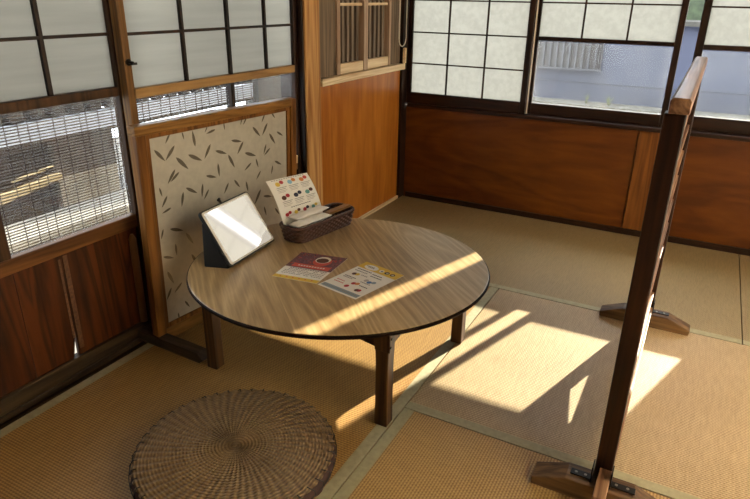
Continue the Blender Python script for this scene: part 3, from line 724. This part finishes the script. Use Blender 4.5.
# ------------------------------------------------------------------ wicker basket
ang = math.radians(-9.5)   # long side runs along local y
bk = thing('wicker_basket', 'oblong dark brown wicker basket on the round table', 'basket', (.377, -1.484, TZ + .0005), ang)
BW, BL_, BH = .106, .306, .054
def loop(w, l, r, n=120):
    pts = []; r = min(r, w / 2 - .001); per = 2 * (w - 2 * r) + 2 * (l - 2 * r) + 2 * PI * r
    segs = [('l', (w / 2, -l / 2 + r), (w / 2, l / 2 - r)), ('a', (w / 2 - r, l / 2 - r), 0), ('l', (w / 2 - r, l / 2), (-w / 2 + r, l / 2)), ('a', (-w / 2 + r, l / 2 - r), 90),
            ('l', (-w / 2, l / 2 - r), (-w / 2, -l / 2 + r)), ('a', (-w / 2 + r, -l / 2 + r), 180), ('l', (-w / 2 + r, -l / 2), (w / 2 - r, -l / 2)), ('a', (w / 2 - r, -l / 2 + r), 270)]
    tot = 0; L = []
    for s in segs:
        l_ = (Vector(s[2]) - Vector(s[1])).length if s[0] == 'l' else PI * r / 2
        L.append((tot, l_, s)); tot += l_
    for k in range(n):
        t = tot * k / n
        for a, l_, s in L:
            if a <= t < a + l_ + 1e-9:
                f = (t - a) / l_ if l_ > 0 else 0
                if s[0] == 'l':
                    p = Vector(s[1]).lerp(Vector(s[2]), f); dd = (Vector(s[2]) - Vector(s[1])).normalized(); nn_ = Vector((dd.y, -dd.x))
                else:
                    q = math.radians(s[2] + 90 * f); nn_ = Vector((math.cos(q), math.sin(q))); p = Vector(s[1]) + nn_ * r
                pts.append((p, nn_)); break
    return pts
n = 168; rows = 7; mb = MB(); sub = 4
vs = []; fs = []
for i in range(rows * sub + 1):
    z = BH * i / (rows * sub); fl = 1 + .16 * (z / BH); row = i / sub
    for k, (p, nv) in enumerate(loop(BW * .86 * fl * 1.0, BL_ * .92 * (1 + .087 * z / BH), .03, n)):
        amp = .0032 * math.sin(PI * (row % 1)) * (1 if (int(row) % 2 == 0) else -1) * math.sin(2 * PI * k / n * 28)
        amp += .0016 * math.sin(PI * (row % 1))
        q = p + nv * amp; vs.append((q.x, q.y, z))
for i in range(rows * sub):
    for k in range(n): fs.append((i * n + k, i * n + (k + 1) % n, (i + 1) * n + (k + 1) % n, (i + 1) * n + k))
mb.add(vs, fs); wv = mb.build('woven_side', M['wicker'], bk, smooth=True)
md = wv.modifiers.new('wall', 'SOLIDIFY'); md.thickness = .003; md.offset = -1
MB().prism([(p.x, p.y) for p, _ in loop(BW * .85, BL_ * .91, .03, 60)], 'xy', .0, .004).build('base', M['wicker'], bk)
rm = MB()
for s in range(3):
    path = []
    for k, (p, nv) in enumerate(loop(BW, BL_, .034, 240)):
        a = 2 * PI * (k / 240 * 34 + s / 3); q = p + nv * (.0035 * math.cos(a)); path.append((q.x, q.y, BH + .001 + .0035 * math.sin(a)))
    rm.tube(path, .0032, 6, closed=True)
rm.build('braided_rim', M['wicker'], bk, smooth=True)

# contents of the basket: each its own thing
def basket_pt(x, y, z):
    c_, s_ = math.cos(ang), math.sin(ang); return (.377 + c_ * x - s_ * y, -1.484 + s_ * x + c_ * y, TZ + .0005 + z)
def packet(x, y, z, l, w, h, rz, tilt_, label):
    mb = MB(); ns, nu = 16, 14
    def fn(i, j):
        u = (i - .5) * l; a = 2 * PI * j; e_ = max(0, 1 - (abs(2 * i - 1)) ** 6)
        fl = .25 + .75 * e_
        return (w / 2 * math.cos(a) * (1 if e_ > .3 else 1.0), u, h / 2 * math.sin(a) * fl + .0012 * math.sin(9 * a + i * 20) * e_)
    mb.grid(fn, ns, nu)
    o = mb.build('towel_packet', M['packet'], smooth=True); o.location = basket_pt(x, y, z); o.rotation_euler = (0, tilt_, ang + rz)
    return tag(o, label, 'wet towel packet', 'towel packets in the basket')
packet(.012, -.05, .030, .165, .055, .026, .05, .05, 'white wet towel packet lying at the front of the wicker basket')
packet(.006, -.046, .0555, .168, .052, .022, -.03, -.06, 'white wet towel packet on top in the wicker basket')
packet(-.010, -.036, .0765, .165, .046, .018, .02, -.08, 'white wet towel packet leaning on the menu sheet in the basket')
o = B((-.016, -.055, -.005), (.016, .055, .005)).build('wooden_tongs_block', M['stick'], bevel=.002)
o.location = basket_pt(.016, .085, .0625); o.rotation_euler = (math.radians(4), math.radians(-8), ang - .12)
o.name = 'wooden_block'; tag(o, 'flat brown wooden block across the right end of the wicker basket', 'wooden block')

# curled menu sheet standing in the basket
b0, b1 = Vector((.315, -1.603, TZ + .018)), Vector((.346, -1.402, TZ + .018))
wdir = (b1 - b0); wl_ = wdir.length; wdir.normalize(); ndir = Vector((wdir.y, -wdir.x, 0))
ms = thing('menu_sheet', 'curled white picture menu sheet standing in the wicker basket', 'menu', b0)
def sheet(s, t, off=0.0):
    back_ = .055 * t ** 2.0 + .006 * t; sl = -.020 * t
    hgt = .192 * t - .012 * t ** 3
    p = wdir * (s * wl_ + sl) - ndir * back_ + Vector((0, 0, hgt - .012 * s * t))
    return p + ndir * off + Vector((0, 0, off * .5 * t))
INK = ['ink', 'grey', 'lightgrey', 'yellow', 'red', 'sky', 'orange', 'brown', 'navy', 'teal', 'purple', 'coral', 'blue', 'blueg', 'white', 'purple2']
IM = [M['ink_' + k] for k in INK] + [M['paper']]; PAP = len(INK)
def sdisc(mb, f, s, t, rs, rt, c, n=14): mb.add([f(s + rs * math.cos(2 * PI * k / n), t + rt * math.sin(2 * PI * k / n)) for k in range(n)], [tuple(range(n))], INK.index(c))
def srect(mb, f, s0, s1, t0, t1, c, ns=4, nt=2): mb.grid(lambda a, b: f(s0 + (s1 - s0) * a, t0 + (t1 - t0) * b), ns, nt, INK.index(c))
F = lambda s, t: sheet(s, t, .0011)
pm = tm = MB(); pm.grid(lambda s, t: sheet(s, t, .0003), 12, 20, PAP); pm.grid(lambda s, t: sheet(s, t, -.0003), 12, 20, PAP); cols = [('yellow', 'red'), ('sky', 'orange'), ('orange', 'coral'), ('brown', 'red'), ('navy', 'navy'), ('teal', 'brown'), ('red', 'red'), ('yellow', 'brown'), ('red', 'navy'), ('teal', 'yellow')]
for k in range(3):
    for r_, t in ((0, .895), (1, .63)):
        s = .2 + .29 * k; a, b = cols[r_ * 3 + k]
        sdisc(pm, F, s, t, .055, .042, a); sdisc(pm, F, s + .1, t + .028, .048, .036, b)
        srect(tm, F, s - .07, s + .17, t - .075, t - .066, 'grey'); srect(tm, F, s - .07, s + .13, t - .105, t - .096, 'grey'); srect(tm, F, s - .07, s + .15, t - .135, t - .126, 'lightgrey'); srect(tm, F, s - .07, s + .1, t - .16, t - .151, 'lightgrey')
for k in range(4):
    s = .14 + .22 * k; a, b = cols[6 + k]; sdisc(pm, F, s, .32, .045, .034, a); sdisc(pm, F, s + .075, .345, .038, .03, b)
    srect(tm, F, s - .05, s + .11, .265, .272, 'grey')
for k in range(14): srect(tm, F, .1 + k * .058, .1 + k * .058 + .04, .972, .984, 'grey', 1, 1)
for k in range(10): srect(tm, F, .28 + k * .05, .28 + k * .05 + .034, .425, .438, 'ink', 1, 1)
pm.build('printed_paper', IM, ms, fix=False)

# leaflets lying on the table
def leaflet(corners, label, draw):
    bl, br, tr, tl = [Vector((*c, 0)) for c in corners]; o0 = (bl + br + tr + tl) / 4
    zz = TZ + .0006
    t = thing('leaflet', label, 'leaflet', (o0.x, o0.y, zz), group='leaflets on the round table')
    def f(s, v, off=.0):
        p = (bl * (1 - s) + br * s) * (1 - v) + (tl * (1 - s) + tr * s) * v
        return Vector((p.x - o0.x, p.y - o0.y, off + .004 * (max(0, v - .5) ** 2) + lift(s, v)))
    lift = lambda s, v: .0
    mb = MB(); mb.grid(lambda s, v: f(s, v, .0004), 8, 8, PAP); mb.grid(lambda s, v: f(s, v, .0), 8, 8, PAP)
    draw(mb, lambda s, v: f(s, v, .0010), lambda s, v: f(s, v, .0014), lambda s, v: f(s, v, .0018))
    mb.build('printed_paper', IM, t, fix=False)
    return t
def draw1(b, F1, F2, F3):
    srect(b, F1, .0, 1, .42, 1, 'purple', 6, 4)
    random.seed(4)
    for k in range(260):
        s, v = random.uniform(.02, .98), random.uniform(.44, .985); r = random.uniform(.008, .02)
        sdisc(b, F2, s, v, r, r * .8, random.choice(['purple2', 'brown', 'purple2', 'navy', 'coral', 'red']), 6)
    sdisc(b, F2, .62, .74, .19, .16, 'coral', 24); sdisc(b, F3, .60, .80, .155, .125, 'white', 24)
    sdisc(b, lambda s, v: F3(s, v) + Vector((0, 0, .0003)), .60, .775, .125, .09, 'brown', 24)
    srect(b, F3, .12, .93, .44, .57, 'coral', 4, 2)
    G = lambda s, v: F3(s, v) + Vector((0, 0, .0003))
    for k in range(10): srect(b, G, .24 + k * .06, .24 + k * .06 + .036, .485, .52, 'white', 1, 1)
    for r_ in range(5):
        for k in range(16):
            if random.random() < .85: srect(b, F1, .08 + k * .055, .08 + k * .055 + .04, .38 - r_ * .052, .40 - r_ * .052, 'grey' if r_ else 'ink', 1, 1)
    srect(b, F1, 0, 1, .0, .1, 'yellow')
    for k in range(6): sdisc(b, F2, .15 + k * .14, .055, .02, .016, 'coral', 8)
def draw2(b, F1, F2, F3):
    srect(b, F1, 0, 1, .80, 1, 'yellow', 4, 2); sdisc(b, F2, .28, .885, .17, .075, 'white', 22)
    for k, c in enumerate(('white', 'ink', 'brown')):
        sdisc(b, F2, .55 + k * .14, .89, .055, .04, c, 14); sdisc(b, F3, .56 + k * .14, .885, .03, .02, 'lightgrey' if k else 'grey', 10)
    for s, v, c in ((.2, .58, 'brown'), (.27, .59, 'yellow'), (.6, .52, 'lightgrey'), (.7, .5, 'blue'), (.78, .53, 'blueg'), (.5, .34, 'red'), (.57, .36, 'orange'), (.47, .22, 'red'), (.75, .21, 'brown'), (.79, .22, 'red')):
        sdisc(b, F1, s, v, .05, .04, c, 12)
    random.seed(9)
    for s, v, n_, c in ((.08, .74, 9, 'ink'), (.5, .72, 6, 'ink'), (.08, .68, 8, 'grey'), (.52, .66, 7, 'ink'), (.35, .6, 4, 'grey'), (.1, .46, 7, 'ink'), (.1, .42, 6, 'grey'), (.55, .43, 6, 'grey'), (.1, .3, 5, 'coral'), (.65, .33, 5, 'ink'), (.1, .24, 6, 'coral'), (.14, .89, 5, 'grey'), (.2, .865, 4, 'grey')):
        for k in range(n_): srect(b, F3 if v > .8 else F1, s + k * .042, s + k * .042 + .03, v, v + .022, c, 1, 1)
    srect(b, F1, .03, .97, .03, .12, 'blueg')
    for k in range(20): srect(b, F2, .06 + k * .045, .06 + k * .045 + .03, .06, .09, 'grey', 1, 1)
leaflet([(.466, -1.878), (.612, -1.856), (.598, -1.652), (.440, -1.682)], 'leaflet with a dark photo of a cup over a coral banner', draw1)
l2 = leaflet([(.617, -1.858), (.762, -1.886), (.813, -1.678), (.664, -1.643)], 'white leaflet with a yellow header beside the dark photo leaflet', draw2)

# ------------------------------------------------------------------ white pull cord by the lattice window
pc = thing('pull_cord', 'white looped pull cord hanging on the corner post above the ledge', 'cord', (.016, -.085, .79))
mb = MB(); path = [(.006, -.055, .42), (.006, -.055, .12)]
for k in range(9):
    q = PI + PI * k / 8; path.append((.006, -.012 + .043 * math.cos(q), .12 + .045 * math.sin(q)))
path += [(.006, .031, .12), (.006, .031, .42)]
mb.tube(path, .0028, 8); mb.build('cord_loop', M['cord'], pc, smooth=True)
MB().box((-.002, .012, -.014), (.014, .03, .066)).build('cleat', M['ledge'], pc, bevel=.003, label='pale cleat holding the loop')

# ------------------------------------------------------------------ light, sky, camera
sun = bpy.data.lights.new('sun', 'SUN'); sun.energy = 5.9; sun.angle = math.radians(.6); sun.color = (1.0, .90, .72)
so = bpy.data.objects.new('sun', sun); C.objects.link(so)
so.rotation_euler = Vector((-.305, -1, -.522)).to_track_quat('-Z', 'Y').to_euler()
so.location = (2, 6, 5)
w = bpy.data.worlds.new('sky'); sc.world = w; w.use_nodes = True; nt = w.node_tree; nt.nodes.clear()
bg = nd(nt, 'ShaderNodeBackground'); bg.inputs[0].default_value = (.90, .94, 1, 1); bg.inputs[1].default_value = 2.7
wo = nd(nt, 'ShaderNodeOutputWorld'); nt.links.new(bg.outputs[0], wo.inputs[0])

cam = bpy.data.cameras.new('camera'); co = bpy.data.objects.new('camera', cam); C.objects.link(co); sc.camera = co
cam.sensor_fit = 'HORIZONTAL'; cam.sensor_width = 36; cam.lens = 611.02 / 750 * 36; cam.clip_start = .02
yw, pi_, ro = -.4862, .396, .0162
fwd = Vector((math.sin(yw) * math.cos(pi_), math.cos(yw) * math.cos(pi_), -math.sin(pi_))); rt = Vector((math.cos(yw), -math.sin(yw), 0)); up = rt.cross(fwd)
r2 = rt * math.cos(ro) + up * math.sin(ro); u2 = -rt * math.sin(ro) + up * math.cos(ro)
co.matrix_world = Matrix(((r2.x, u2.x, -fwd.x, 1.523), (r2.y, u2.y, -fwd.y, -3.2137), (r2.z, u2.z, -fwd.z, 1.1234), (0, 0, 0, 1)))

vs_ = sc.view_settings; vs_.view_transform = 'Standard'; vs_.look = 'None'; vs_.gamma = 1; vs_.use_curve_mapping = False
vs_.exposure = 1.72
sc.cycles.max_bounces = 10; sc.cycles.diffuse_bounces = 6; sc.cycles.transparent_max_bounces = 24; sc.cycles.transmission_bounces = 8
